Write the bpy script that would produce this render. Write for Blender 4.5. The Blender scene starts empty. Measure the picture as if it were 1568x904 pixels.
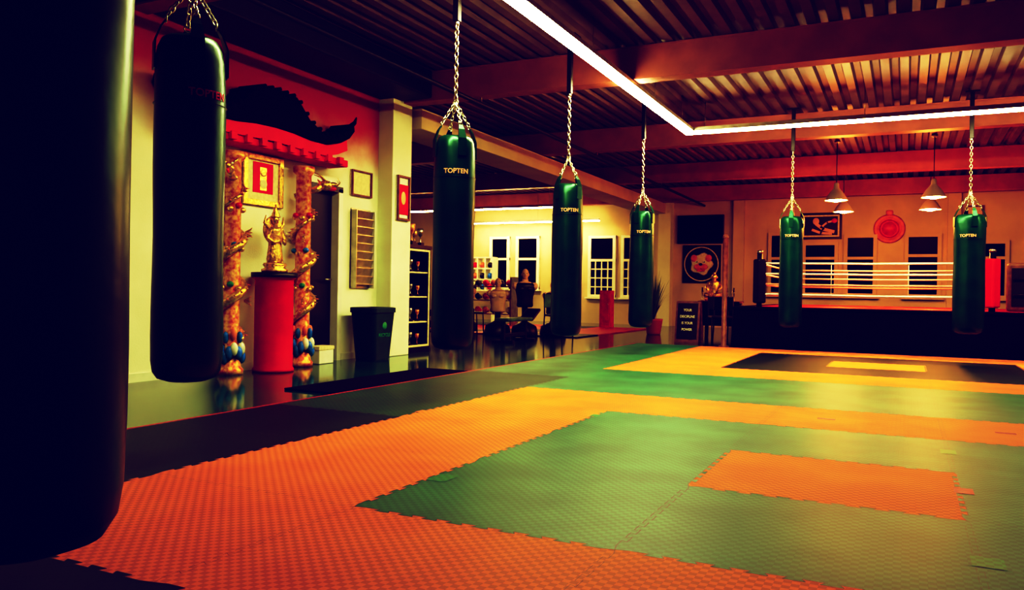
import bpy, bmesh, math, random
from mathutils import Vector as V, Matrix
random.seed(7)
SC = bpy.context.scene

# ------------------------------------------------------------------ materials
def mat(name, col, rough=0.6, metal=0.0, var=0.0, scale=8.0, bump=0.0, bscale=60.0, col2=None,
        emit=None, estr=0.0, spec=0.5, coat=0.0, tint=None):
    m = bpy.data.materials.new(name); m.use_nodes = True
    nt = m.node_tree; n = nt.nodes; l = nt.links
    b = n['Principled BSDF']
    b.inputs['Roughness'].default_value = rough
    b.inputs['Metallic'].default_value = metal
    b.inputs['Specular IOR Level'].default_value = spec
    b.inputs['Coat Weight'].default_value = coat
    if tint: b.inputs['Specular Tint'].default_value = (*tint, 1)
    tc = n.new('ShaderNodeTexCoord')
    nz = n.new('ShaderNodeTexNoise'); nz.inputs['Scale'].default_value = scale
    nz.inputs['Detail'].default_value = 4
    l.new(tc.outputs['Object'], nz.inputs['Vector'])
    rp = n.new('ShaderNodeValToRGB')
    c2 = col2 if col2 else tuple(max(0, c*(1-var)) for c in col)
    c1 = col if col2 else tuple(min(1, c*(1+var*0.5)) for c in col)
    rp.color_ramp.elements[0].position = 0.35; rp.color_ramp.elements[0].color = (*c2, 1)
    rp.color_ramp.elements[1].position = 0.65; rp.color_ramp.elements[1].color = (*c1, 1)
    l.new(nz.outputs['Fac'], rp.inputs['Fac'])
    l.new(rp.outputs['Color'], b.inputs['Base Color'])
    if bump > 0:
        n2 = n.new('ShaderNodeTexNoise'); n2.inputs['Scale'].default_value = bscale
        l.new(tc.outputs['Object'], n2.inputs['Vector'])
        bp = n.new('ShaderNodeBump'); bp.inputs['Strength'].default_value = bump
        bp.inputs['Distance'].default_value = 0.01
        l.new(n2.outputs['Fac'], bp.inputs['Height']); l.new(bp.outputs['Normal'], b.inputs['Normal'])
    if emit:
        b.inputs['Emission Color'].default_value = (*emit, 1)
        b.inputs['Emission Strength'].default_value = estr
    return m

def mat_foam(name, col, dark, rough=0.46, spec=.45, tint=None):
    m = mat(name, col, rough, var=0.0, scale=2.2, col2=dark, spec=spec, tint=tint)
    nt = m.node_tree; n = nt.nodes; l = nt.links; b = n['Principled BSDF']
    tc = [x for x in n if x.type == 'TEX_COORD'][0]
    ck = n.new('ShaderNodeTexChecker'); ck.inputs['Scale'].default_value = 40
    l.new(tc.outputs['Object'], ck.inputs['Vector'])
    bp = n.new('ShaderNodeBump'); bp.inputs['Strength'].default_value = 0.8
    bp.inputs['Distance'].default_value = 0.008
    l.new(ck.outputs['Fac'], bp.inputs['Height']); l.new(bp.outputs['Normal'], b.inputs['Normal'])
    mx = n.new('ShaderNodeMix'); mx.data_type = 'RGBA'; mx.blend_type = 'MULTIPLY'
    mx.inputs[0].default_value = 0.38
    rp = [x for x in n if x.type == 'VALTORGB'][0]
    l.new(rp.outputs['Color'], mx.inputs[6]); l.new(ck.outputs['Color'], mx.inputs[7])
    ck.inputs['Color1'].default_value = (1, 1, 1, 1); ck.inputs['Color2'].default_value = (0.35, 0.35, 0.35, 1)
    l.new(mx.outputs[2], b.inputs['Base Color'])
    return m

M = {}
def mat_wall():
    """cream plaster; light falloff under the ceiling painted in as a blotchy red fade"""
    m = mat('plaster_cream_red_falloff', (0.78, 0.83, 0.64), 0.7, var=0.08, scale=1.5, bump=0.1)
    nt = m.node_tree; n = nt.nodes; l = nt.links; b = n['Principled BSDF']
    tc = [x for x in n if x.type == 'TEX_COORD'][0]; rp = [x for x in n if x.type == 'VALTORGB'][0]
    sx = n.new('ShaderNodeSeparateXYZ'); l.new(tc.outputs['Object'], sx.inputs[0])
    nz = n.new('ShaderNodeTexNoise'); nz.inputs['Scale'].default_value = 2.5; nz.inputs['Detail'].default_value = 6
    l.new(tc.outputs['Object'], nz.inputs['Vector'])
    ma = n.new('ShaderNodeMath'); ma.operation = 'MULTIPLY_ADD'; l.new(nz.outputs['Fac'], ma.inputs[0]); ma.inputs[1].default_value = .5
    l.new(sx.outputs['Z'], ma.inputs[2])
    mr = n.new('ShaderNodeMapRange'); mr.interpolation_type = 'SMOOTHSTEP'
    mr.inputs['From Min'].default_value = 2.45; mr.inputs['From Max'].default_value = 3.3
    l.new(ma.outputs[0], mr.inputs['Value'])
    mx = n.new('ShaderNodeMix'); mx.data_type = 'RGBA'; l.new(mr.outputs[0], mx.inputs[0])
    l.new(rp.outputs['Color'], mx.inputs[6]); mx.inputs[7].default_value = (.46, .04, .045, 1)  # red towards the top is light falloff put into the base colour
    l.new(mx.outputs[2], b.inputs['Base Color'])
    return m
M['wall'] = mat('plaster_cream', (0.78, 0.83, 0.64), 0.7, var=0.08, scale=1.5, bump=0.1)
M['wall_falloff'] = mat_wall()
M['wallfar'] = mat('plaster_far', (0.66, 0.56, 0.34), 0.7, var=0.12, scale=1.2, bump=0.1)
M['white'] = mat('white_paint', (0.78, 0.82, 0.68), 0.5, var=0.05)
M['floor'] = mat('green_screed', (0.014, 0.10, 0.055), 0.10, var=0.3, scale=1.5, bump=0.03, bscale=8, spec=1.0, tint=(.65, 1, .8))
M['deck'] = mat('trapezoid_deck', (0.15, 0.095, 0.085), 0.5, metal=0.0, var=0.2, scale=3)
M['beam'] = mat('steel_beam_paint', (0.44, 0.17, 0.125), 0.5, var=0.15, scale=3)
M['dark'] = mat('dark_paint', (0.012, 0.012, 0.02), 0.5, var=0.2)
M['black'] = mat('black_plastic', (0.008, 0.008, 0.014), 0.4, var=0.2)
M['cloth'] = mat('black_cloth', (0.004, 0.004, 0.010), 0.9, var=0.3, spec=0.1)
M['leather'] = mat('bag_leather', (0.003, 0.052, 0.032), 0.34, var=0.3, scale=5, bump=0.15, bscale=14, spec=0.8, tint=(.35, 1, .7))
M['chain'] = mat('chain_steel', (0.6, 0.62, 0.5), 0.3, metal=1.0)
M['steel'] = mat('brushed_steel', (0.5, 0.48, 0.4), 0.35, metal=1.0, var=0.2)
M['logo'] = mat('logo_print', (0.9, 0.6, 0.42), 0.5)
M['chalk'] = mat('chalk', (0.8, 0.8, 0.7), 0.8)
M['red'] = mat('red_lacquer', (0.62, 0.02, 0.03), 0.4, var=0.15)
M['redvel'] = mat('red_velvet', (0.70, 0.010, 0.025), 0.65, var=0.12, scale=4)
M['gold'] = mat('gold_leaf', (0.85, 0.55, 0.12), 0.3, metal=0.75, var=0.4, scale=30, bump=0.6, bscale=50)
M['gold2'] = mat('gold_paint', (0.88, 0.56, 0.12), 0.45, metal=0.3, bump=0.5, scale=22, bscale=40, col2=(0.55, 0.08, 0.03))
M['blue'] = mat('blue_enamel', (0.02, 0.22, 0.75), 0.4, var=0.3, scale=20)
M['green'] = mat('green_enamel', (0.03, 0.3, 0.12), 0.4, var=0.3, scale=20)
M['orange'] = mat('orange_enamel', (0.75, 0.22, 0.05), 0.5, var=0.2)
M['binp'] = mat('green_bin_plastic', (0.006, 0.05, 0.035), 0.4, var=0.2)
M['glass'] = mat('night_window_glass', (0.003, 0.004, 0.012), 0.3, spec=0.05)
M['skin'] = mat('rubber_skin', (0.78, 0.48, 0.26), 0.5, var=0.1)
M['leaf'] = mat('leaf', (0.06, 0.14, 0.03), 0.5, var=0.4)
M['terra'] = mat('terracotta', (0.35, 0.08, 0.04), 0.7)
M['wood'] = mat('brown_wood', (0.22, 0.09, 0.045), 0.5, var=0.3, scale=12)
M['rope'] = mat('ring_rope_vinyl', (0.95, 0.88, 0.85), 0.4)
M['roper'] = mat('ring_rope_red', (0.85, 0.45, 0.35), 0.4)
M['paper'] = mat('paper', (0.75, 0.68, 0.42), 0.7, var=0.15, scale=25)
M['led'] = mat('led_tube', (1, 1, 1), 0.5, emit=(0.84, 1.0, 0.88), estr=58)
M['led2'] = mat('led_tube_far', (1, 1, 1), 0.5, emit=(1.0, 1.0, 0.80), estr=50)
M['bulb'] = mat('warm_bulb', (1, 1, 1), 0.5, emit=(1.0, 0.78, 0.4), estr=40)
M['shade'] = mat('aluminium_shade', (0.75, 0.7, 0.6), 0.4, metal=0.6)
M['mo'] = mat_foam('foam_orange', (0.96, 0.30, 0.02), (0.88, 0.25, 0.02), .55, .22, (1, .7, .4))
M['mg'] = mat_foam('foam_green', (0.045, 0.235, 0.14), (0.028, 0.165, 0.10), .46, .40, (.6, 1, .85))
M['mg2'] = mat_foam('foam_green_dimmed', (0.018, 0.085, 0.05), (0.012, 0.058, 0.035), .46, .4, (.6, 1, .7))  # green foam darkened to carry the dimmer light on the left strip
M['mk'] = mat_foam('foam_black', (0.008, 0.024, 0.017), (0.004, 0.014, 0.012), .5, .35, (.6, 1, .7))
M['mr'] = mat_foam('foam_red', (0.6, 0.04, 0.03), (0.5, 0.03, 0.03))
M['mgr'] = mat_foam('foam_bright_green', (0.01, 0.30, 0.10), (0.01, 0.24, 0.08))

# ------------------------------------------------------------------ builder
class B:
    def __init__(s, name):
        s.name = name; s.bm = bmesh.new(); s.mats = []
    def mi(s, m):
        m = M[m] if isinstance(m, str) else m
        if m not in s.mats: s.mats.append(m)
        return s.mats.index(m)
    def poly(s, pts, m, smooth=False):
        vs = [s.bm.verts.new(p) for p in pts]
        f = s.bm.faces.new(vs); f.material_index = s.mi(m); f.smooth = smooth; return f
    def box(s, c, d, m, bev=0.0, rot=None):
        x, y, z = (k/2 for k in d)
        cs = [(-x,-y,-z),(x,-y,-z),(x,y,-z),(-x,y,-z),(-x,-y,z),(x,-y,z),(x,y,z),(-x,y,z)]
        R = rot if rot else Matrix.Identity(3)
        vs = [s.bm.verts.new(V(c)+R@V(p)) for p in cs]
        fs = [s.bm.faces.new([vs[i] for i in f]) for f in
              [(0,3,2,1),(4,5,6,7),(0,1,5,4),(1,2,6,5),(2,3,7,6),(3,0,4,7)]]
        i = s.mi(m)
        for f in fs: f.material_index = i
        if bev > 0:
            es = list({e for f in fs for e in f.edges})
            r = bmesh.ops.bevel(s.bm, geom=es, offset=bev, segments=2, affect='EDGES', profile=0.5)
            for f in r['faces']: f.material_index = i
    def b2(s, x0, x1, y0, y1, z0, z1, m, bev=0.0):
        s.box(((x0+x1)/2, (y0+y1)/2, (z0+z1)/2), (abs(x1-x0), abs(y1-y0), abs(z1-z0)), m, bev)
    def lathe(s, c, prof, m, seg=32, sx=1, sy=1, rot=None, fn=None, smooth=True):
        R = rot if rot else Matrix.Identity(3); i = s.mi(m); rings = []
        for (r, z) in prof:
            if r < 1e-5: rings.append([s.bm.verts.new(V(c)+R@V((0, 0, z)))])
            else:
                ring = []
                for k in range(seg):
                    a = 2*math.pi*k/seg; rr = r*(fn(a, z) if fn else 1)
                    ring.append(s.bm.verts.new(V(c)+R@V((rr*sx*math.cos(a), rr*sy*math.sin(a), z))))
                rings.append(ring)
        for a, b in zip(rings, rings[1:]):
            for k in range(seg):
                k2 = (k+1) % seg
                if len(a) == 1 and len(b) == 1: continue
                if len(a) == 1: vs = [a[0], b[k2], b[k]]
                elif len(b) == 1: vs = [a[k], a[k2], b[0]]
                else: vs = [a[k], a[k2], b[k2], b[k]]
                f = s.bm.faces.new(vs); f.smooth = smooth; f.material_index = i
        for ring, rev in ((rings[0], True), (rings[-1], False)):
            if len(ring) > 1:
                f = s.bm.faces.new(list(reversed(ring)) if rev else ring); f.material_index = i
    def ball(s, c, r, m, seg=16, rot=None):
        r = (r, r, r) if not hasattr(r, '__len__') else r
        pr = [(math.sin(math.pi*k/10), -math.cos(math.pi*k/10)*r[2]) for k in range(11)]
        pr[0] = (0, pr[0][1]); pr[-1] = (0, pr[-1][1])
        s.lathe(c, pr, m, seg, sx=r[0], sy=r[1], rot=rot)
    def tube(s, pts, r, m, seg=8, closed=False):
        pts = [V(p) for p in pts]; n = len(pts); i = s.mi(m); rings = []
        rs = r if hasattr(r, '__len__') else [r]*n
        up = V((0, 0, 1)); prev = None
        for k in range(n):
            t = (pts[(k+1) % n]-pts[k-1]) if closed else (pts[min(k+1, n-1)]-pts[max(k-1, 0)])
            t.normalize()
            if prev is None:
                a = up if abs(t.z) < 0.9 else V((1, 0, 0)); u = a.cross(t).normalized()
            else:
                u = (prev - t*prev.dot(t)).normalized()
            prev = u; w = t.cross(u)
            rings.append([s.bm.verts.new(pts[k]+(u*math.cos(2*math.pi*j/seg)+w*math.sin(2*math.pi*j/seg))*rs[k]) for j in range(seg)])
        rng = range(n) if closed else range(n-1)
        for k in rng:
            a, b = rings[k], rings[(k+1) % n]
            for j in range(seg):
                f = s.bm.faces.new([a[j], a[(j+1) % seg], b[(j+1) % seg], b[j]]); f.smooth = True; f.material_index = i
        if not closed:
            for ring, rev in ((rings[0], True), (rings[-1], False)):
                f = s.bm.faces.new(list(reversed(ring)) if rev else ring); f.material_index = i
    def extr(s, prof, axis, a0, a1, m):
        def P(p, a):
            return {'x': (a, p[0], p[1]), 'y': (p[0], a, p[1]), 'z': (p[0], p[1], a)}[axis]
        A = [s.bm.verts.new(P(p, a0)) for p in prof]; Bv = [s.bm.verts.new(P(p, a1)) for p in prof]
        i = s.mi(m); n = len(prof)
        fs = [s.bm.faces.new(A), s.bm.faces.new(list(reversed(Bv)))]
        for k in range(n): fs.append(s.bm.faces.new([A[k], Bv[k], Bv[(k+1) % n], A[(k+1) % n]]))
        for f in fs: f.material_index = i
    def text(s, txt, size, m, fn, extrude=0.002):
        cu = bpy.data.curves.new('t', 'FONT'); cu.body = txt; cu.size = size; cu.extrude = extrude
        cu.align_x = 'CENTER'; cu.align_y = 'CENTER'; cu.resolution_u = 3; cu.offset = size*.02
        o = bpy.data.objects.new('t', cu); SC.collection.objects.link(o)
        bpy.context.view_layer.update()
        me = bpy.data.meshes.new_from_object(o.evaluated_get(bpy.context.evaluated_depsgraph_get()))
        bpy.data.objects.remove(o); i = s.mi(m)
        vs = [s.bm.verts.new(fn(v.co)) for v in me.vertices]
        for p in me.polygons:
            try:
                f = s.bm.faces.new([vs[k] for k in p.vertices]); f.material_index = i
            except Exception: pass
        bpy.data.meshes.remove(me)
    def done(s, recalc=True):
        if recalc: bmesh.ops.recalc_face_normals(s.bm, faces=s.bm.faces)
        me = bpy.data.meshes.new(s.name); s.bm.to_mesh(me); s.bm.free()
        for m in s.mats: me.materials.append(m)
        o = bpy.data.objects.new(s.name, me); SC.collection.objects.link(o); return o

XW = -6.35     # left wall plane
YF = 22.0      # far wall plane
ZC = 3.80      # deck
XR, YB, XL = 7.5, -3.0, -15.0
# ------------------------------------------------------------------ room shell
b = B('floor'); b.b2(XL, XR, YB, YF+.2, -0.1, 0, 'floor'); b.done()
b = B('ceiling')      # trapezoidal metal deck, ribs run along Y
prof = []; x = XL-.3; p = 0.22
while x < XR+.3:
    prof += [(x, ZC), (x+p*.45, ZC), (x+p*.55, ZC+.06), (x+p*.9, ZC+.06)]; x += p
i = b.mi('deck')
A = [b.bm.verts.new((q[0], YB-.2, q[1])) for q in prof]; C = [b.bm.verts.new((q[0], YF+.2, q[1])) for q in prof]
for k in range(len(prof)-1):
    f = b.bm.faces.new([A[k], C[k], C[k+1], A[k+1]]); f.material_index = i
b.b2(XL-.3, XR+.3, YB-.2, YF+.2, ZC+.1, ZC+.2, 'dark')
b.done(False)
b = B('wall_left')
b.b2(XW-.2, XW, YB, 7.33, 0, ZC, 'wall_falloff'); b.b2(XW-.2, XW, 8.0, 8.8, 0, ZC, 'wall_falloff'); b.b2(XW-.2, XW, 7.33, 8.0, 2.12, ZC, 'wall_falloff')
b.done()
b = B('wall_left_pillar'); b.b2(XW-.2, -6.12, 8.8, 9.25, 0, ZC, 'wall', .01); b.done()
b = B('wall_right'); b.b2(XR, XR+.2, YB, YF, 0, ZC, 'wallfar'); b.done()
b = B('wall_back'); b.b2(XL, XR, YB-.2, YB, 0, ZC, 'wallfar'); b.done()
b = B('wall_side_room'); b.b2(XL-.2, XL, YB, YF, 0, ZC, 'wallfar'); b.done()
b = B('wall_side_room_back'); b.b2(XL, XW-.2, 9.0, 9.2, 0, ZC, 'wallfar'); b.done()
b = B('wall_far'); b.b2(XL, XR, YF, YF+.2, 0, ZC, 'wallfar')
for x in (-13.2, -9.25, -4.05, 1.0, 2.6): b.b2(x-.14, x+.14, YF-.16, YF, 0, ZC, 'wallfar')
b.b2(-6.2, -5.85, YF-.3, YF, 0, ZC, 'wall')
b.done()
b = B('baseboard_left')
b.b2(XW, XW+.015, YB, 7.27, 0, .08, 'white'); b.b2(XW, XW+.015, 8.06, 8.8, 0, .08, 'white'); b.done()
for y in (0.9, 5.05, 9.15, 13.5, 17.7, 21.6):
    b = B('ceiling_beam'); xa, xb = XL, XR
    b.b2(xa, xb, y-.11, y+.11, 3.40, 3.425, 'beam'); b.b2(xa, xb, y-.11, y+.11, 3.765, 3.79, 'beam')
    b.b2(xa, xb, y-.10, y+.02, 3.425, 3.765, 'beam')
    b.done()
b = B('ceiling_duct'); b.b2(XW, -5.65, YB, 9.0, 3.42, 3.78, 'dark', .02)
b.done()
b = B('ceiling_soffit'); b.b2(XW-.3, -6.0, 9.3, YF, 3.1, 3.38, 'wallfar', .01); b.done()
for x in (-5.0, 2.9):
    b = B('ceiling_pipe'); b.tube([(x, YB, 3.32), (x, YF, 3.32)], .03, 'dark')
    for y in (1, 5.05, 9.15, 13.5, 17.7): b.b2(x-.01, x+.01, y-.015, y+.015, 3.33, 3.41, 'steel')
    b.done()

# ------------------------------------------------------------------ windows on far wall
def window(n, x0, x1, z0, z1, zs, mull=0, frame='white', grid=0):
    b = B('window_%d' % n); y = YF
    b.b2(x0, x1, y-.035, y-.005, z0, z1, 'glass')
    w = .045
    for (a, c, d, e) in ((x0-w, x0+w, z0-w, z1+w), (x1-w, x1+w, z0-w, z1+w)):
        b.b2(a, c, y-.08, y, d, e, frame)
    for z in (z0, zs, z1): b.b2(x0-w, x1+w, y-.078, y, z-w*.8, z+w*.8, frame)
    if grid:
        for k in range(1, grid): 
            xx = x0+(x1-x0)*k/grid; b.b2(xx-.018, xx+.018, y-.07, y-.01, z0, zs, frame)
        for k in range(1, 4):
            zz = z0+(zs-z0)*k/4; b.b2(x0, x1, y-.068, y-.01, zz-.018, zz+.018, frame)
    b.b2(x0-.1, x1+.1, y-.16, y, z0-.09, z0-.04, frame)
    b.done()
window(1, -11.55, -10.95, 1.0, 2.52, 1.87); window(2, -10.65, -9.95, 1.0, 2.52, 1.87)
window(3, -8.3, -7.55, .8, 2.5, 1.83, grid=4); window(4, -7.3, -6.6, .8, 2.5, 1.83, grid=4)
window(5, -3.25, -2.6, .95, 2.5, 1.87, frame='wallfar'); window(6, -2.4, -1.62, .95, 2.24, 1.87, frame='wallfar')
window(7, -1.4, -.72, .95, 2.42, 1.87, frame='wallfar'); window(8, -.02, .70, .95, 2.42, 1.93, frame='wallfar')
window(9, 1.3, 2.1, .95, 2.24, 1.87, frame='wallfar')

# door
b = B('door_1'); b.b2(XW-.12, XW-.08, 7.38, 7.95, 0, 2.08, 'dark', .004)
b.b2(XW-.2, XW+.03, 7.31, 7.38, 0, 2.12, 'black'); b.b2(XW-.2, XW+.03, 7.95, 8.03, 0, 2.12, 'white'); b.b2(XW-.2, XW+.03, 7.31, 8.03, 2.08, 2.15, 'black')
b.tube([(XW-.08, 7.88, 1.0), (XW-.02, 7.88, 1.0), (XW-.02, 7.76, 1.0)], .012, 'steel'); b.done()

# ------------------------------------------------------------------ puzzle mat
XE = [-4.22, -3.12, -1.98, -.88, .23]
for k in range(5, 10): XE.append(.23+1.1*(k-4))
YE = [-2.4, -1.4, -.38, .63, 1.66, 2.62, 3.65, 4.62, 5.65, 6.68, 7.7, 8.74, 9.75, 10.72, 11.7, 12.65, 13.6]
def edge_pts(a, c, flip):
    a = V(a); c = V(c); d = c-a; L = d.length; d /= L; nrm = V((-d.y, d.x)); n = 20; pts = [a]; am = .011*flip; w = L/n
    for k in range(1, n-1):
        s0 = am if k % 2 else -am
        t0 = k*w; e = .006
        pts += [a+d*(t0-e)+nrm*s0, a+d*(t0+w+e)+nrm*s0]
    pts.append(c); return pts
HE = {}; VE = {}
nx, ny = len(XE)-1, len(YE)-1
for j in range(ny+1):
    for i in range(nx):
        HE[i, j] = edge_pts((XE[i], YE[j]), (XE[i+1], YE[j]), 1 if 0 < j < ny else 0)
for i in range(nx+1):
    for j in range(ny):
        VE[i, j] = edge_pts((XE[i], YE[j]), (XE[i], YE[j+1]), 1 if 0 < i < nx else 0)
b = B('foam_puzzle_mat'); TH = .02
def colr(i, j):
    ri = i-1
    for j0, inner in ((4, 'mg'), (11, 'mk')):
        rj = j-j0
        if 0 <= ri <= 4 and 0 <= rj <= 4:
            if ri in (0, 4) or rj in (0, 4): return 'mo'
            if ri == 2 and rj == 2: return 'mo'
            return inner
    if i == 0 and j < 7: return 'mk'  # left strip steps darker towards the camera, dimmer light put into tile colour
    if i == 0 and j < 10: return 'mg2'
    if j < 4: return 'mk' if j == 3 else 'mg'
    return 'mg'
for i in range(nx):
    for j in range(ny):
        pts = HE[i, j][:-1]+VE[i+1, j][:-1]+list(reversed(HE[i, j+1]))[:-1]+list(reversed(VE[i, j]))[:-1]
        b.poly([(q.x, q.y, TH) for q in pts], colr(i, j))
def seam(pts, w=.0022, m='black', z=TH+.0006):
    for p, q in zip(pts, pts[1:]):
        d = (q-p); 
        if d.length < 1e-6: continue
        d.normalize(); n = V((-d.y, d.x))*w
        b.poly([(p.x-n.x, p.y-n.y, z), (q.x-n.x, q.y-n.y, z), (q.x+n.x, q.y+n.y, z), (p.x+n.x, p.y+n.y, z)], m)
for (i, j), pts in HE.items():
    same = 0 < j < ny and colr(i, j) == colr(i, j-1)
    seam(pts, .0006 if same else .0022)
for (i, j), pts in VE.items():
    same = 0 < i < nx and colr(i, j) == colr(i-1, j)
    seam(pts, .0006 if same and not (i == 3 and j in (5, 6)) else .0022)
b.b2(XE[0]-.04, XE[0], YE[0], YE[-1], 0.001, TH, 'mr')
b.b2(XE[0], XE[-1], YE[0], YE[0]+.001, 0.001, TH, 'black'); b.b2(XE[0], XE[-1], YE[-1]-.001, YE[-1], 0.001, TH, 'black')
for (x, y, m, w, d) in ((-1.93, 3.22, 'mgr', .05, .07), (.23, 5.22, 'mgr', .04, .07), (.26, 3.1, 'mgr', .05, .06), (-1.98, 5.4, 'mgr', .03, .05),
                  (-3.1, 4.9, 'mo', .05, .05), (-.5, 6.15, 'mr', .06, .03), (.6, 6.15, 'mr', .06, .03), (.25, 4.2, 'mr', .04, .06)):
    b.poly([(x-w, y-d, TH+.0012), (x+w, y-d, TH+.0012), (x+w, y+d, TH+.0012), (x-w, y+d, TH+.0012)], m)
b.done(False)
b = B('rubber_doormat'); b.b2(-4.86, -4.29, 5.4, 7.66, 0.001, .018, 'cloth', .006); b.done()
b = B('side_room_floor_mat'); 
for i in range(5):
    for j in range(4):
        b.b2(-12+i*1.25, -12+i*1.25+1.24, 14.6+j*1.2, 14.6+j*1.2+1.19, 0.001, .02, 'mr' if (i+j) % 2 or j == 2 else 'mk')
b.done()

# ------------------------------------------------------------------ punching bags
def chain(b, p0, p1, r=.0045, ll=.042, w=.013):
    p0 = V(p0); p1 = V(p1); d = p1-p0; L = d.length; d.normalize(); n = max(2, int(L/(ll*.78)))
    a = V((1, 0, 0)) if abs(d.x) < .9 else V((0, 1, 0)); u = a.cross(d).normalized(); w2 = d.cross(u)
    for k in range(n):
        c = p0+d*(L*(k+.5)/n); s = u if k % 2 else w2
        pts = []
        for j in range(10):
            t = 2*math.pi*j/10
            pts.append(c+d*(math.sin(t)*ll*.5)+s*(math.cos(t)*w))
        b.tube(pts, r, 'chain', 5, closed=True)
def bag(x, y, zb=.40, zt=2.17, r=.175, logo_ang=None, seed=0, ztop=3.40, logo='logo', taper=0.0):
    b = B('punching_bag')
    h = zt-zb; q = 1-taper; prof = [(0, zb), (r*.55*q, zb+.004), (r*.82*q, zb+.02), (r*.95*q, zb+.055), (r*q, zb+.11)]
    for k in range(1, 12):
        t = k/12; prof.append((r*(q+(1-q)*min(1, t*1.3)+.015*math.sin(t*9+seed)-.01*t), zb+.11+(h-.24)*t))
    prof += [(r*.97, zt-.11), (r*.92, zt-.05), (r*.82, zt-.01), (r*.70, zt+.005)]
    prof += [(r*.66, zt-.02), (0, zt-.025)]
    def fn(a, z):
        t = max(0, (z-(zt-.3))/.3)
        return 1+.045*t*math.cos(a*4+seed)+.015*math.sin(a*7+z*11+seed)*(0.3+t)
    b.lathe((x, y, 0), prof, 'leather', 40, fn=fn)
    for z in (zt-.34,): b.lathe((x, y, 0), [(r*.975, z-.004), (r*.998+.006, z), (r*.975, z+.004)], 'leather', 40)
    zr = zt+.30
    for k in range(4):
        a = math.pi/4+k*math.pi/2+.2*seed
        cx, sn = math.cos(a), math.sin(a)
        tx, ty = -sn, cx
        pts = [(r*1.0, zt-.17, .035), (r*.995, zt-.03, .034), (r*.84, zt+.045, .026), (r*.70, zt+.085, .016)]
        for (p, q2) in zip(pts, pts[1:]):
            vs = [V((x+p[0]*cx-tx*p[2], y+p[0]*sn-ty*p[2], p[1])), V((x+p[0]*cx+tx*p[2], y+p[0]*sn+ty*p[2], p[1])),
                  V((x+q2[0]*cx+tx*q2[2], y+q2[0]*sn+ty*q2[2], q2[1])), V((x+q2[0]*cx-tx*q2[2], y+q2[0]*sn-ty*q2[2], q2[1]))]
            nn = (vs[1]-vs[0]).cross(vs[3]-vs[0]).normalized()*.008
            b.poly(vs, 'leather'); b.poly([v+nn for v in vs], 'leather')
            for e in range(4): b.poly([vs[e], vs[(e+1) % 4], vs[(e+1) % 4]+nn, vs[e]+nn], 'leather')
        P = V((x+r*.70*cx, y+r*.70*sn, zt+.085))
        b.tube([P+V((tx*.018*math.cos(t), ty*.018*math.cos(t), .018*math.sin(t)+.01)) for t in [j*math.pi/5 for j in range(10)]], .004, 'chain', 5, closed=True)
        chain(b, P+V((0, 0, .02)), (x, y, zr))
    b.tube([(x+.022*math.cos(t), y, zr+.022*math.sin(t)) for t in [j*math.pi/6 for j in range(12)]], .006, 'chain', 6, closed=True)
    chain(b, (x, y, zr+.01), (x, y, ztop-.28), r=.006, ll=.055, w=.017)
    b.lathe((x, y, 0), [(0, ztop-.3), (.02, ztop-.29), (.02, ztop-.25), (0, ztop-.24)], 'steel', 10)
    b.box((x, y, ztop-.13+.2), (.055, .055, .66), 'black', .006)
    b.b2(x-.09, x+.09, y-.09, y+.09, ZC-.02, ZC-.002, 'black')
    if logo:
        ang = logo_ang; zl = zt-.30; R = r*1.005+.004
        def w(co):
            th = ang+co.x/R; rr = R+co.z
            return (x+rr*math.cos(th), y+rr*math.sin(th), zl+co.y)
        b.text('TOPTEN', .055, logo, w)
    return b.done(False)
bag(-1.418, .90, seed=.3, r=.18, zb=.42, logo=None, taper=.07)
bag(-3.36, 3.00, seed=1.1, logo_ang=math.radians(-12), logo='red')
bag(-3.41, 5.80, seed=.5, logo_ang=math.radians(-55))
bag(-3.46, 8.42, seed=2.0, logo_ang=math.radians(-60), zt=2.11)
bag(-3.47, 11.30, seed=3.1, logo_ang=math.radians(-65), zt=2.08)
bag(-1.62, 13.1, seed=4.2, logo_ang=math.radians(-82), zt=2.12)
bag(.78, 12.9, seed=5.2, logo_ang=math.radians(-100), r=.2, zt=2.07)

# ------------------------------------------------------------------ LED strips (housing + protruding diffuser)
def led(name, x0, x1, y0, y1, z, m='led', w=.072, hang=()):
    b = B(name)
    if abs(x1-x0) > abs(y1-y0):
        yc = (y0+y1)/2; b.b2(x0, x1, yc-w, yc+w, z, z+.06, 'steel'); X0, X1, Y0, Y1 = x0, x1, yc-w*.97, yc+w*.97
        xs = [x0+.3+k*2.2 for k in range(int((x1-x0)/2.2)+1) if x0+.3+k*2.2 < x1]
        for x in xs: b.tube([(x, yc, z+.05), (x, yc, ZC-.002)], .004, 'steel', 5)
    else:
        xc = (x0+x1)/2; b.b2(xc-w, xc+w, y0, y1, z, z+.048, 'steel'); X0, X1, Y0, Y1 = xc-w*.97, xc+w*.97, y0, y1
        for y in hang: b.tube([(xc, y, z+.045), (xc, y, ZC-.002)], .004, 'steel', 5)
    b.b2(X0, X1, Y0, Y1, z-.025, z-.001, m)
    return b.done(False)
led('led_strip_light', -3.05, -2.93, 3.5, 12.018, 3.35, hang=(3.9, 6.2, 7.9, 10.2, 11.6))
led('led_strip_light', -3.062, 5.5, 12.03, 12.15, 3.35)
led('led_strip_light', -13.0, -8.2, 18.9, 19.0, 3.08, 'led2', .05)
led('led_strip_light', -12.2, -7.8, 21.3, 21.35, 2.93, 'led2', .035)

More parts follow.
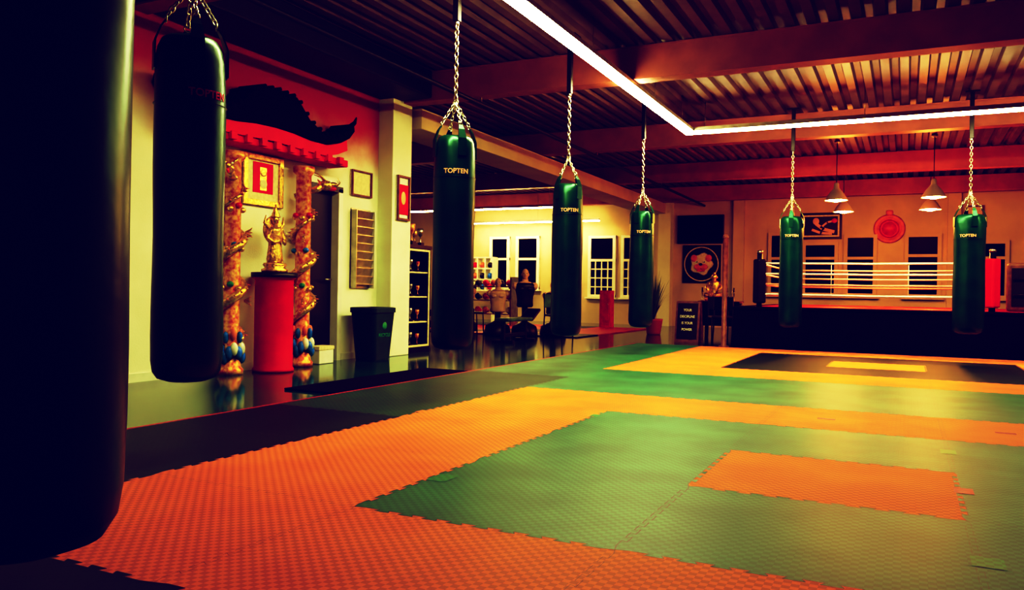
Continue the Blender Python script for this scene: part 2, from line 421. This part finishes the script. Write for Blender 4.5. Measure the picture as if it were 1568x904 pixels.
# pendants over the ring
def pendant(x, y, z=2.68):
    b = B('pendant_lamp')
    b.lathe((x, y, z), [(.20, 0), (.195, .012), (.175, .05), (.13, .13), (.08, .19), (.05, .23), (.045, .30), (.03, .33), (0, .335)], 'shade', 28)
    for f in [f for f in b.bm.faces if len(f.verts) == 28]: b.bm.faces.remove(f)
    b.ball((x, y, z+.03), (.12, .12, .06), 'bulb'); b.tube([(x, y, z+.33), (x, y, ZC)], .008, 'black', 6)
    b.lathe((x, y, ZC-.05), [(0, 0), (.05, .0), (.05, .04), (0, .05)], 'steel', 12)
    b.done(False)
    l = bpy.data.lights.new('pl', 'POINT'); l.energy = 62; l.color = (1, .55, .24)
    l.shadow_soft_size = .12
    o = bpy.data.objects.new('pendant_bulb_light', l); o.location = (x, y, z-.15); SC.collection.objects.link(o)
for x, y in ((-1.2, 16), (-1.22, 18.2), (.4, 16), (.4, 18.2)): pendant(x, y)

# ------------------------------------------------------------------ boxing ring
b = B('boxing_ring'); x0, x1, y0, y1, zp = -2.66, 3.2, 14.0, 18.8, .70
b.b2(x0, x1, y0, y1, 0, zp-.04, 'cloth'); b.b2(x0-.02, x1+.02, y0-.02, y1+.02, zp-.05, zp, 'cloth', .02)
b.b2(x0+.3, x1-.3, y0+.35, y1-.3, zp, zp+.006, 'mr')
px0, px1, py0, py1 = -2.28, 1.18, 14.3, 18.4
P4 = [(px0, py0), (px1, py0), (px1, py1), (px0, py1)]
for k, (x, y) in enumerate(P4):
    b.tube([(x, y, zp), (x, y, 1.62)], .045, 'black', 12)
    b.lathe((x, y, 0), [(0, 1.62), (.05, 1.62), (.05, 1.66), (0, 1.68)], 'steel', 12)
    b.box((x, y, 1.14), (.17, .17, .76), 'redvel' if k in (1, 3) else 'black', .03, Matrix.Rotation(math.pi/4, 3, 'Z'))
for i, z in enumerate((1.45, 1.27, 1.09, .92)):
    m = ('rope', 'rope', 'roper', 'rope')[i]
    for k in range(4):
        a, c = P4[k], P4[(k+1) % 4]
        b.tube([(a[0], a[1], z), ((a[0]+c[0])/2, (a[1]+c[1])/2, z-.012), (c[0], c[1], z)], .018, m, 8)
for k in range(1, 3):
    x = px0+k*(px1-px0)/3
    for y in (py0, py1): b.tube([(x, y, .92), (x, y, 1.45)], .006, 'rope', 5)
b.done(False)
b = B('wooden_post'); b.lathe((-2.80, 13.95, 0), [(.09, 0), (.09, .02), (.045, .03), (.045, 1.86), (.055, 1.87), (.035, 1.93), (0, 1.94)], 'wood', 16); b.done()
b = B('kick_shield'); b.box((1.62, 14.75, 1.09), (.42, .16, .76), 'wood', .04); b.box((1.62, 14.66, 1.09), (.30, .02, .6), 'dark', .008)
for z in (.95, 1.2): b.tube([(1.5, 14.66, z), (1.5, 14.61, z+.02), (1.74, 14.61, z+.02), (1.74, 14.66, z)], .014, 'black', 6)
b.done()

# ------------------------------------------------------------------ wall ornaments (left)
b = B('temple_gate_roof'); cy = 6.5; SQ = .80
top = [(0, 2.98), (.35, 2.96), (.45, 2.89), (.62, 2.76), (.9, 2.66), (1.15, 2.65), (1.35, 2.70), (1.5, 2.78), (1.6, 2.87)]
bot = [(1.62, 2.78), (1.5, 2.68), (1.3, 2.60), (1.05, 2.55), (.7, 2.55), (.35, 2.58), (0, 2.59)]
top = [(d*SQ, z) for d, z in top]; bot = [(d*SQ, z) for d, z in bot]
half = top+bot
full = [(cy+d, z) for d, z in half]+[(cy-d, z) for d, z in reversed(half[1:-1])]
b.extr(full, 'x', XW+.02, -5.98, 'cloth')
for s in (-1, 1):
    b.tube([(-6.0, cy+s*1.5*SQ, 2.80), (-5.97, cy+s*1.6*SQ, 2.88), (-5.97, cy+s*1.64*SQ, 2.95)], [.035, .025, .008], 'cloth', 8)
for k in range(-11, 12):
    d = abs(k)*.11; zt = 2.86
    for (p, q) in zip(top, top[1:]):
        if p[0] <= d <= q[0]: zt = p[1]+(q[1]-p[1])*(d-p[0])/(q[0]-p[0])
    b.tube([(XW+.03, cy+(k*.11), zt+.01), (-5.96, cy+(k*.11), zt+.005)], .022, 'cloth', 8)
for s in (-1, 1):
    rp = [(0, 2.585), (.35, 2.575), (.7, 2.545), (1.05, 2.545), (1.3, 2.595), (1.5, 2.67), (1.52, 2.54), (1.3, 2.47), (1.05, 2.42), (.7, 2.42), (0, 2.44)]
    b.extr([(cy+s*d*SQ, z) for d, z in rp], 'x', XW+.02, -6.02, 'redvel')
b.b2(XW+.02, -6.05, cy-1.1, cy+1.27, 2.35, 2.43, 'redvel', .01)
for k in range(11): b.b2(-6.05, -6.0, cy-1.05+k*.21, cy-.97+k*.21, 2.36, 2.44, 'redvel', .006)
b.done()
def dragon(x, y, ph, headdir):
    b = B('dragon_pillar'); H = 2.27
    b.lathe((x, y, 0), [(.13, 0), (.13, .05), (.11, .07), (.10, .12), (.085, .14), (.085, H-.1), (.12, H-.06), (.12, H), (0, H)], 'gold2', 20)
    for k in range(14):
        a = k*2*math.pi/14; R = .11
        b.ball((x+R*math.cos(a), y+R*math.sin(a), .22+.05*math.sin(k*2.1)), (.04, .04, .07), ('blue', 'white', 'blue', 'blue')[k % 4], 8)
    for k in range(8):
        a = k*2*math.pi/8+.3; b.ball((x+.1*math.cos(a), y+.1*math.sin(a), .38+.03*(k % 2)), (.03, .03, .06), ('blue', 'orange')[k % 2], 8)
    for (z, m) in ((.9, 'green'), (1.3, 'blue'), (1.7, 'red')):
        for k in range(7):
            a = k*2*math.pi/7+z; b.ball((x+.095*math.cos(a), y+.095*math.sin(a), z+.03*math.sin(k*3)), (.035, .035, .03), m if k % 2 else 'gold', 8)
    pts = []; rs = []
    N = 90
    for k in range(N):
        t = k/(N-1); a = ph+t*math.pi*2*3.2; R = .115
        pts.append((x+R*math.cos(a), y+R*math.sin(a), .35+t*1.6)); rs.append(.018+.032*math.sin(math.pi*min(1, t*1.15+.05)))
    hx, hy = headdir
    pts += [(x+.14*hx, y+.14*hy, 2.02), (x+.2*hx, y+.2*hy, 2.06)]; rs += [.04, .045]
    b.tube(pts, rs, 'gold', 9)
    for k in range(2, N-2, 2):
        p = V(pts[k]); o = V((p.x-x, p.y-y, 0)).normalized(); r = rs[k]
        b.lathe(p+o*r*.8+V((0, 0, .5*r)), [(.012, 0), (0, .04)], 'orange' if k % 4 else 'gold', 5, rot=o.to_track_quat('Z', 'Y').to_matrix())
    hd = V((hx, hy, 0)).normalized(); c = V((x, y, 2.07))+hd*.24; side = V((-hd.y, hd.x, 0))
    rot = hd.to_track_quat('Z', 'Y').to_matrix()
    b.ball(c, (.055, .06, .08), 'gold', 12, rot)
    b.ball(c+hd*.08+V((0, 0, .012)), (.03, .032, .06), 'gold', 10, rot); b.ball(c+hd*.07-V((0, 0, .035)), (.014, .026, .055), 'red', 10, rot)
    for s in (-1, 1):
        b.tube([c+side*.03*s+V((0, 0, .04)), c+side*.07*s-hd*.05+V((0, 0, .1)), c+side*.08*s-hd*.13+V((0, 0, .13))], [.014, .01, .003], 'gold', 6)
        b.tube([c+side*.03*s+hd*.13, c+side*.08*s+hd*.16+V((0, 0, .03)), c+side*.11*s+hd*.13+V((0, 0, .08))], [.006, .005, .002], 'gold', 5)
        b.ball(c+side*.035*s+hd*.05+V((0, 0, .04)), .014, 'white', 8)
        for z in (.75, 1.45):
            q = V((x, y, z))+side*.13*s
            for j in (-1, 0, 1): b.tube([q, q+side*.05*s+V((0, 0, .03*j)), q+side*.07*s+hd*.03+V((0, 0, .05*j))], [.014, .01, .003], 'gold', 5)
    for k in range(6):
        a = k/5*math.pi-.2; b.tube([c-hd*.03, c-hd*.09+side*.06*math.cos(a)+V((0, 0, .07*math.sin(a)))], [.02, .003], 'orange', 5)
    b.done()
dragon(-6.18, 6.07, 0.3, (.6, -.8)); dragon(-6.18, 7.14, 2.1, (.75, .65))
def frame_x(name, y0, y1, z0, z1, fm, inner, w=.05, art=None, xw=XW):
    b = B(name); b.b2(xw, xw+.02, y0, y1, z0, z1, inner)
    for (a, c, d, e) in ((y0, y0+w, z0, z1), (y1-w, y1, z0, z1), (y0+w, y1-w, z0, z0+w), (y0+w, y1-w, z1-w, z1)): b.b2(xw, xw+.045, a, c, d, e, fm, .005)
    if art: art(b)
    b.done()
def art1(b):
    yc = 6.65; x = XW+.022
    b.b2(x-.001, x+.004, 6.50, 6.80, 1.92, 2.25, 'redvel'); b.b2(x-.001, x+.006, 6.6, 6.7, 1.95, 2.2, 'gold')
    b.ball((x+.006, yc, 2.14), (.005, .05, .04), 'gold', 10); b.ball((x+.006, yc, 2.02), (.005, .06, .05), 'paper', 10)
frame_x('gold_framed_picture', 6.35, 6.95, 1.78, 2.33, 'gold', 'paper', .06, art1)
frame_x('framed_certificate', 8.2, 8.62, 2.08, 2.41, 'wood', 'paper', .022)
def artp(b):
    b.b2(-6.099, -6.09, 8.9, 9.15, 1.9, 2.3, 'redvel'); b.ball((-6.09, 9.02, 2.12), (.004, .06, .09), 'skin', 10)
frame_x('framed_photo', 8.88, 9.17, 1.82, 2.42, 'wood', 'white', .03, artp, -6.12)

b = B('red_pedestal'); b.lathe((-6.05, 6.55, 0), [(0, 0), (.215, 0), (.215, .03), (.2, .05), (.2, .97), (.21, .985), (.235, 1.0), (.235, 1.045), (0, 1.045)], 'redvel', 40)
b.lathe((-6.05, 6.55, 0), [(.238, 1.0), (.24, 1.01), (.24, 1.05), (.2, 1.052), (0, 1.053)], 'black', 40); b.done()
b = B('golden_buddha_statue'); c = V((-6.05, 6.55, 1.053))
b.lathe(c, [(0, 0), (.13, 0), (.135, .03), (.10, .05), (.12, .08), (.11, .1), (0, .1)], 'gold', 24, fn=lambda a, z: 1+.06*math.cos(a*12))
b.lathe(c, [(0, .1), (.085, .1), (.09, .14), (.075, .25), (.07, .32), (.075, .38), (.085, .44), (.075, .475), (.03, .49), (.027, .52), (0, .52)], 'gold', 24, sy=1.1, sx=.75, fn=lambda a, z: 1+.04*math.cos(a*9))
b.ball(c+V((0, 0, .555)), (.04, .038, .05), 'gold'); b.ball(c+V((.038, 0, .55)), (.009, .008, .012), 'gold', 8)
for s in (-1, 1):
    b.ball(c+V((0, s*.04, .545)), (.01, .008, .022), 'gold', 8)
    b.ball(c+V((.033, s*.014, .563)), (.006, .009, .004), 'black', 8)
    b.tube([c+V((0, s*.085, .455)), c+V((.01, s*.125, .36)), c+V((.06, s*.08, .31)), c+V((.085, s*.02, .34))], [.028, .024, .02, .014], 'gold', 10)
    b.tube([c+V((-.01, s*.08, .46)), c+V((-.02, s*.14, .52)), c+V((-.01, s*.13, .6))], [.02, .016, .006], 'gold', 8)
    b.lathe(c+V((.03, s*.045, .1)), [(0, 0), (.035, 0), (.03, .02), (0, .03)], 'gold', 10)
b.tube([c+V((.034, -.012, .535)), c+V((.038, 0, .532)), c+V((.034, .012, .535))], .003, 'red', 5)
b.lathe(c+V((0, 0, .585)), [(.045, 0), (.048, .012), (.035, .03), (.038, .04), (.024, .06), (.026, .07), (.012, .1), (0, .15)], 'gold', 16, fn=lambda a, z: 1+.08*math.cos(a*8))
b.lathe(c+V((-.03, 0, .45)), [(.14, -.012), (.15, 0), (.14, .012)], 'gold', 28, rot=Matrix.Rotation(math.pi/2, 3, 'Y'))
b.done()
b = B('brochure_rack')
for k in range(9):
    z = .95+k*.105; 
    b.box((XW+.06, 8.42, z+.05), (.012, .36, .11), 'steel', 0, Matrix.Rotation(.3, 3, 'Y'))
    b.b2(XW+.0, XW+.09, 8.24, 8.60, z-.004, z+.004, 'steel')
    for j in range(3): b.box((XW+.035, 8.30+j*.12, z+.06), (.01, .10, .10), ('paper', 'white', 'paper')[(j+k) % 3], 0, Matrix.Rotation(.25, 3, 'Y'))
b.b2(XW, XW+.015, 8.22, 8.62, .9, 1.92, 'steel'); b.b2(XW, XW+.1, 8.22, 8.235, .9, 1.9, 'steel'); b.b2(XW, XW+.1, 8.605, 8.62, .9, 1.9, 'white')
b.done()
b = B('trash_bin'); bx, by = -6.02, 8.28
i = b.mi('binp')
def rr(w, d, z, n=6, r=.05):
    out = []
    for (sx, sy, a0) in ((1, 1, 0), (-1, 1, 90), (-1, -1, 180), (1, -1, 270)):
        for k in range(n+1):
            a = math.radians(a0+90*k/n); out.append((bx+sx*(w-r)+r*math.cos(a), by+sy*(d-r)+r*math.sin(a), z))
    return out
secs = [rr(.15, .17, 0), rr(.155, .175, .02), rr(.19, .225, .60), rr(.20, .24, .60), rr(.20, .24, .66), rr(.185, .22, .665), rr(.14, .16, .05)]
R = [[b.bm.verts.new(p) for p in q] for q in secs]
for A_, C_ in zip(R, R[1:]):
    for k in range(len(A_)): 
        f = b.bm.faces.new([A_[k], A_[(k+1) % len(A_)], C_[(k+1) % len(A_)], C_[k]]); f.material_index = i
for q in (R[0], R[-1]): f = b.bm.faces.new(q); f.material_index = i
b.ball((bx+.178, by, .44), (.01, .05, .05), 'green', 12); b.text('RECYCLE', .06, 'green', lambda co: (bx+.178+co.z+.05*(co.y), by+co.x, .32+co.y))
b.done()
b = B('storage_box'); b.b2(XW+.03, XW+.2, 7.42, 7.68, 0.0, .20, 'white', .01); b.b2(XW+.025, XW+.205, 7.41, 7.69, .16, .21, 'paper', .008); b.done()
b = B('display_cabinet'); cx0, cx1, cy0, cy1, ch = -6.72, -6.24, 9.30, 9.98, 1.53
for (x, y) in ((cx0, cy0), (cx1-.05, cy0), (cx0, cy1-.05), (cx1-.05, cy1-.05)): b.b2(x, x+.05, y, y+.05, 0, ch, 'black')
b.b2(cx0, cx1, cy0, cy1, 0, .08, 'black'); b.b2(cx0-.01, cx1+.01, cy0-.01, cy1+.01, ch-.05, ch, 'black'); b.b2(cx0, cx0+.02, cy0, cy1, 0, ch, 'black')
b.b2(cx0+.02, cx1-.05, cy0+.01, cy0+.025, .05, ch-.05, 'black'); b.b2(cx0+.02, cx1-.05, cy1-.025, cy1-.01, .05, ch-.05, 'black')
for z in (.42, .78, 1.13): b.b2(cx0, cx1-.02, cy0+.02, cy1-.02, z, z+.02, 'paper')
for y in (cy0+.03, cy1-.065): b.b2(cx1-.004, cx1+.006, y, y+.03, .08, ch-.06, 'paper')
b.b2(cx1-.004, cx1+.006, cy0+.05, cy1-.05, .08, .11, 'paper'); b.b2(cx1-.004, cx1+.006, cy0+.05, cy1-.05, ch-.09, ch-.06, 'paper')
def trophy(b, x, y, z, h, m='gold'):
    b.box((x, y, z+h*.08), (h*.28, h*.28, h*.16), 'black', .004)
    b.lathe((x, y, z+h*.16), [(h*.08, 0), (h*.03, h*.06), (h*.025, h*.28), (h*.09, h*.34), (h*.14, h*.5), (h*.15, h*.68), (h*.13, h*.68), (h*.1, h*.45), (0, h*.4)], m, 14)
    for s in (-1, 1): b.tube([(x, y+s*h*.13, z+h*.78), (x, y+s*h*.22, z+h*.74), (x, y+s*h*.2, z+h*.6), (x, y+s*h*.1, z+h*.54)], h*.012, m, 5)
for z, hh in ((.08, .28), (.44, .26), (.80, .24), (1.15, .24)):
    for k in range(3): trophy(b, -6.36, cy0+.14+k*.19, z, hh*(1-.12*((k*7) % 3)), ('gold', 'steel', 'gold2')[k])
b.done()
b = B('trophy_collection')
for (x, y, h, m) in ((-6.4, 9.38, .34, 'gold'), (-6.42, 9.52, .27, 'steel'), (-6.36, 9.64, .36, 'gold2'), (-6.4, 9.78, .26, 'gold'), (-6.38, 9.9, .3, 'steel'), (-6.58, 9.6, .38, 'gold')): trophy(b, x, y, ch, h, m)
b.done()

# ------------------------------------------------------------------ far wall decor
b = B('wall_television'); x0, x1, z0, z1 = -5.72, -4.45, 2.28, 3.06
b.b2(x0, x1, YF-.09, YF-.03, z0, z1, 'black', .015); b.b2(x0+.03, x1-.03, YF-.094, YF-.088, z0+.04, z1-.03, 'glass'); b.b2(x0+.4, x1-.4, YF-.03, YF, z0+.2, z1-.2, 'steel'); b.done()
b = B('round_emblem_sign'); xc, zc = -5.05, 1.72
b.b2(xc-.52, xc+.52, YF-.03, YF, zc-.52, zc+.52, 'black')
RX = Matrix.Rotation(math.pi/2, 3, 'X')
b.lathe((xc, YF-.03, zc), [(0, 0), (.47, 0), (.48, .015), (.44, .022), (0, .022)], 'dark', 48, rot=RX)
b.tube([(xc+.46*math.cos(t), YF-.055, zc+.46*math.sin(t)) for t in [k*math.pi/24 for k in range(48)]], .018, 'paper', 6, closed=True)
b.lathe((xc, YF-.052, zc), [(0, .0), (.3, .002), (.27, .02), (0, .035)], 'paper', 24, rot=RX, fn=lambda a, z: 1+.12*math.cos(a*5))
for s in (-1, 1):
    b.ball((xc+s*.2, YF-.07, zc+.16), (.09, .03, .1), 'orange'); b.ball((xc+s*.1, YF-.1, zc+.06), (.04, .02, .035), 'white'); b.ball((xc+s*.1, YF-.118, zc+.06), .015, 'black')
    b.ball((xc+s*.08, YF-.1, zc-.08), (.11, .04, .08), 'orange')
b.ball((xc, YF-.13, zc-.01), (.05, .03, .035), 'black'); b.b2(xc-.1, xc+.1, YF-.11, YF-.08, zc-.2, zc-.15, 'red'); b.done()
b = B('boxing_poster'); x0, x1, z0, z1 = -2.5, -1.5, 2.36, 3.04; yq = YF-.004
b.b2(x0, x1, yq-.04, yq, z0, z1, 'black'); b.b2(x0+.06, x1-.06, yq-.045, yq-.039, z0+.06, z1-.06, 'paper'); b.b2(x0+.1, x1-.1, yq-.048, yq-.044, z0+.1, z1-.1, 'dark')
b.ball((-2.12, yq-.05, 2.82), (.08, .008, .09), 'skin')
for pts, w_ in ((((-2.1, 2.74), (-1.95, 2.62), (-1.7, 2.55)), .05), (((-2.0, 2.66), (-1.85, 2.79), (-1.72, 2.82)), .03), (((-2.2, 2.6), (-2.0, 2.52), (-1.75, 2.5)), .04)):
    for (p0, p1) in zip(pts, pts[1:]):
        dx, dz = p1[0]-p0[0], p1[1]-p0[1]; L = math.hypot(dx, dz)
        b.box(((p0[0]+p1[0])/2, yq-.050, (p0[1]+p1[1])/2), (L+w_, .006, w_*1.6), 'skin', 0, Matrix.Rotation(-math.atan2(dz, dx), 3, 'Y'))
b.ball((-1.68, yq-.055, 2.83), (.07, .01, .06), 'red'); b.done()
b = B('round_wall_shield'); xc, zc = -.41, 2.60
b.lathe((xc, YF, zc), [(0, 0), (.33, 0), (.36, .03), (.33, .05), (.27, .04), (.26, .03), (0, .03)], 'orange', 40, rot=RX)
b.lathe((xc, YF-.03, zc), [(0, 0), (.23, .0), (.22, .02), (.16, .02), (.15, .01), (0, .01)], 'red', 40, rot=RX); b.box((xc, YF-.03, zc+.40), (.16, .05, .12), 'orange', .03)
b.done()
b = B('fighter_poster'); b.b2(1.25, 1.62, yq-.04, yq, 2.38, 3.12, 'wood'); b.b2(1.29, 1.58, yq-.045, yq-.039, 2.42, 3.08, 'paper'); b.ball((1.43, yq-.046, 2.9), (.07, .006, .09), 'skin'); b.ball((1.43, yq-.046, 2.65), (.11, .01, .17), 'red', 12); b.done()

# ------------------------------------------------------------------ mid clutter near ring
b = B('chalkboard_sign'); x, y = -3.6, 14.75
for s in (-1, 1):
    b.box((x, y+s*.12, .38), (.44, .025, .78), 'wood', .004, Matrix.Rotation(s*.17, 3, 'X'))
    b.box((x, y+s*.12+s*.012, .40), (.37, .02, .66), 'black', 0, Matrix.Rotation(s*.17, 3, 'X'))
Rt = Matrix.Rotation(-.17, 3, 'X')
for k, t in enumerate(('YOUR', 'DISCIPLINE', 'IS YOUR', 'POWER')):
    b.text(t, .065, 'chalk', lambda co, k=k: V((x, y-.132, .40))+Rt@V((co.x*.85, -.015-co.z, .2-k*.12+co.y)))
b.done(False)
b = B('potted_plant'); x, y = -4.95, 17.1
b.lathe((x, y, 0), [(0, 0), (.14, 0), (.15, .03), (.19, .30), (.2, .34), (.17, .34), (.16, .3), (0, .3)], 'terra', 24)
for k in range(44):
    a = random.random()*6.28; tilt = random.uniform(.1, 1.0); L = random.uniform(.8, 1.3); pts = []; 
    for j in range(7):
        t = j/6; rr_ = math.sin(tilt)*L*t*(.7+.3*t)*.7; z = .3+L*t*math.cos(tilt)-.25*tilt*t*t
        pts.append(V((x+rr_*math.cos(a), y+rr_*math.sin(a), z)))
    sd = V((-math.sin(a), math.cos(a), 0))
    for j in range(6):
        w0 = .016*math.sin(math.pi*(j/6*.85+.12)); w1 = .016*math.sin(math.pi*((j+1)/6*.85+.12)) if j < 5 else .001
        b.poly([pts[j]-sd*w0, pts[j]+sd*w0, pts[j+1]+sd*w1, pts[j+1]-sd*w1], 'leaf')
b.done(False)
b = B('altar_table'); 
b.b2(-4.2, -3.3, 18.0, 18.6, .70, .75, 'wood', .01)
for xx in (-4.15, -3.4):
    for yy in (18.05, 18.5): b.b2(xx, xx+.06, yy, yy+.05, 0, .7, 'wood')
b.b2(-4.21, -3.29, 17.99, 18.01, .2, .74, 'cloth'); b.done()
b = B('seated_guardian_statue'); c = V((-3.9, 18.25, .75))
b.lathe(c, [(0, 0), (.2, 0), (.21, .05), (.17, .08), (0, .08)], 'gold2', 20)
for s in (-1, 1):
    b.tube([c+V((0, 0, .14)), c+V((s*.16, -.08, .13)), c+V((s*.02, -.17, .12))], [.08, .06, .04], 'gold', 10)
    b.tube([c+V((s*.11, 0, .42)), c+V((s*.17, -.03, .3)), c+V((s*.1, -.13, .22))], [.04, .035, .025], 'gold', 10)
    b.ball(c+V((s*.07, 0, .53)), (.012, .015, .03), 'gold', 8)
b.lathe(c, [(.12, .1), (.1, .2), (.11, .3), (.13, .4), (.09, .45), (.04, .47), (0, .47)], 'gold', 16, sy=.7); b.ball(c+V((0, 0, .54)), (.065, .065, .08), 'gold'); b.ball(c+V((0, 0, .62)), .03, 'gold'); b.done()
b = B('candle_holders')
for x in (-4.15, -3.6, -3.45): b.lathe((x, 18.2, .75), [(0, 0), (.04, 0), (.015, .03), (.012, .18), (.03, .2), (.02, .2), (.018, .3), (0, .3)], 'steel', 12)
b.done()
def chair(x, y, rz, nm='folding_chair', m='black'):
    b = B(nm); R_ = Matrix.Rotation(rz, 3, 'Z'); o = V((x, y, 0))
    P = lambda *p: o+R_@V(p)
    b.box(P(0, 0, .45), (.42, .42, .04), m, .015, R_); b.box(P(0, .2, .72), (.42, .03, .26), m, .012, R_)
    for s in (-1, 1):
        b.tube([P(s*.2, -.2, 0), P(s*.2, -.18, .43), P(s*.2, .2, .45)], .013, 'dark', 8); b.tube([P(s*.2, .24, 0), P(s*.2, .19, .45), P(s*.2, .22, .86)], .013, 'dark', 8)
    b.done(False)
chair(-3.35, 16.3, .4); chair(-3.0, 15.4, 2.8); chair(-7.9, 14.2, 2.4); chair(-5.9, 14.0, .9, m='leaf')

# ------------------------------------------------------------------ side room: torso dummies, bench, shelf
def dummy(x, y, rz, zt=1.42, shirt='black', base='black', s=.9):
    b = B('torso_training_dummy'); R_ = Matrix.Rotation(rz, 3, 'Z'); z0 = zt-.80*s
    P = lambda a, c_, d: V((x, y, z0))+R_@V((a*s, c_*s, d*s))
    b.lathe((x, y, 0), [(0, 0), (.26, 0), (.27, .06), (.24, .2), (.1, .28), (.06, .3), (.06, z0), (0, z0)], base, 24)
    prof = [(.13, 0), (.15, .03), (.145, .12), (.15, .22), (.175, .34), (.19, .42), (.185, .47), (.13, .515), (.06, .54), (.055, .59), (0, .6)]
    b.lathe((x, y, z0), [(r*s, z*s) for r, z in prof[:8]], shirt, 24, sx=1.15, sy=.65, rot=R_)
    b.lathe((x, y, z0), [(.14*s, .505*s), (.10*s, .53*s), (.06*s, .545*s), (.055*s, .6*s)], 'skin', 20, sx=1.1, sy=.8, rot=R_)
    for q in (-1, 1): b.ball(P(q*.2, 0, .44), (.07*s, .065*s, .08*s), 'skin', 14, R_)
    for q in (-1, 1): b.ball(P(q*.08, -.09, .38), (.075*s, .04*s, .055*s), shirt, 12, R_)
    b.ball(P(0, 0, .69), (.075*s, .095*s, .115*s), 'skin', 20, R_); b.ball(P(0, -.035, .63), (.05*s, .055*s, .05*s), 'skin', 14, R_)
    b.ball(P(0, -.1, .68), (.014*s, .02*s, .025*s), 'skin', 8, R_)
    for q in (-1, 1):
        b.ball(P(q*.078, .005, .68), (.01*s, .02*s, .03*s), 'skin', 8, R_); b.ball(P(q*.03, -.085, .705), (.013*s, .01*s, .007*s), 'black', 8, R_)
    b.tube([P(-.025, -.09, .635), P(0, -.096, .633), P(.025, -.09, .635)], .005*s, 'red', 5)
    b.done()
dummy(-6.8, 14.4, .5, zt=1.34, s=.95)
dummy(-7.35, 14.3, .4, zt=1.15, shirt='skin', s=.85)
dummy(-8.6, 15.2, .4, zt=1.18, shirt='redvel', s=.85)
dummy(-6.4, 14.9, .2, zt=1.12, shirt='black', s=.85)
b = B('weight_bench'); x, y = -6.2, 12.7
b.box((x, y, .40), (.28, 1.0, .06), 'leaf', .02); b.box((x, y+.66, .47), (.28, .4, .05), 'black', .02, Matrix.Rotation(.5, 3, 'X'))
for yy in (-.42, .45): b.b2(x-.2, x+.2, y+yy-.03, y+yy+.03, 0, .05, 'dark'); b.b2(x-.03, x+.03, y+yy-.03, y+yy+.03, .03, .38, 'dark')
b.b2(x-.02, x+.02, y-.42, y+.45, .1, .16, 'dark'); b.done()
b = B('lattice_shelf'); x0, x1, y, z0, z1 = -12.2, -10.7, 20.6, .9, 1.85
for k in range(7): xx = x0+(x1-x0)*k/6; b.b2(xx-.02, xx+.02, y-.15, y+.15, z0, z1, 'white')
for k in range(4): zz = z0+(z1-z0)*k/3; b.b2(x0, x1, y-.148, y+.148, zz-.02, zz+.02, 'white')
for xx in (x0, x1): b.b2(xx-.03, xx+.03, y-.15, y+.15, 0, z0, 'white')
for k in range(6):
    for r in range(3): b.ball((x0+.125+.25*k, y-.05, z0+.11+.31*r), (.08, .09, .09), ('red', 'black', 'redvel', 'blue', 'orange')[(k*2+r*3) % 5], 10)
b.done()
b = B('glove_rack'); x0, x1, y = -10.4, -9.0, 18.4
for xx in (x0, x1): b.b2(xx-.02, xx+.02, y-.2, y+.2, 0, 1.25, 'steel')
for zz in (.3, .65, 1.0):
    b.b2(x0, x1, y-.18, y+.18, zz-.015, zz+.015, 'steel')
    for k in range(6):
        xx = x0+.14+k*.225; m = ('red', 'white', 'black', 'redvel', 'orange', 'black')[(k+int(zz*7)) % 6]
        b.ball((xx, y-.02, zz+.1), (.07, .1, .085), m, 12); b.ball((xx+.05, y-.05, zz+.08), (.03, .06, .04), m, 8); b.lathe((xx, y+.09, zz+.08), [(0, -.03), (.05, -.03), (.055, .06), (0, .06)], m, 12, rot=RX)
b.done()
b = B('dumbbell_rack'); x0, x1, y = -8.5, -7.4, 13.2
for xx in (x0, x1): b.b2(xx-.02, xx+.02, y-.18, y+.18, 0, .52, 'dark')
for zz, yy in ((.2, -.06), (.4, .04)):
    b.b2(x0, x1, y+yy-.1, y+yy+.1, zz-.012, zz+.012, 'dark')
    for k in range(5):
        xx = x0+.12+k*.21; b.tube([(xx, y+yy-.12, zz+.065), (xx, y+yy+.12, zz+.065)], .014, 'steel', 8)
        for s in (-1, 1): b.tube([(xx, y+yy+s*.08, zz+.065), (xx, y+yy+s*.14, zz+.065)], .052, 'black', 8)
b.done()
b = B('red_locker'); b.b2(-6.9, -6.62, 19.0, 19.3, 0, .95, 'red', .01); b.b2(-6.87, -6.65, 18.985, 19.0, .1, .9, 'red', .008); b.ball((-6.68, 18.98, .6), .02, 'steel', 8); b.done()

# ------------------------------------------------------------------ camera
cd = bpy.data.cameras.new('camera'); cam = bpy.data.objects.new('camera', cd); SC.collection.objects.link(cam)
cd.sensor_width = 36; cd.lens = 36*1227/1568; cd.clip_start = .02; cd.clip_end = 200
Rm = Matrix(((.8970, -.0176, .4416), (.4416, -.0029, -.8972), (.0171, .9998, .0052)))
cam.matrix_world = Matrix.Translation((0, 0, .9)) @ Rm.to_4x4()
SC.camera = cam

# ------------------------------------------------------------------ world & grade
w = bpy.data.worlds.new('world'); SC.world = w; w.use_nodes = True
w.node_tree.nodes['Background'].inputs[0].default_value = (.01, .01, .03, 1); w.node_tree.nodes['Background'].inputs[1].default_value = .3
vs = SC.view_settings; vs.view_transform = 'Standard'; vs.exposure = 0.0
vs.use_curve_mapping = True; cm = vs.curve_mapping
def setc(c, pts):
    while len(c.points) > 2: c.points.remove(c.points[1])
    c.points[0].location = pts[0]; c.points[-1].location = pts[-1]
    for p in pts[1:-1]: c.points.new(*p)
setc(cm.curves[0], [(0, 0), (.05, .022), (.2, .37), (.42, .84), (1, 1)])
setc(cm.curves[1], [(0, 0), (.08, .020), (.2, .18), (.42, .70), (1, 1)])
setc(cm.curves[2], [(0, .014), (.2, .065), (.45, .38), (1, .85)])
cm.update()
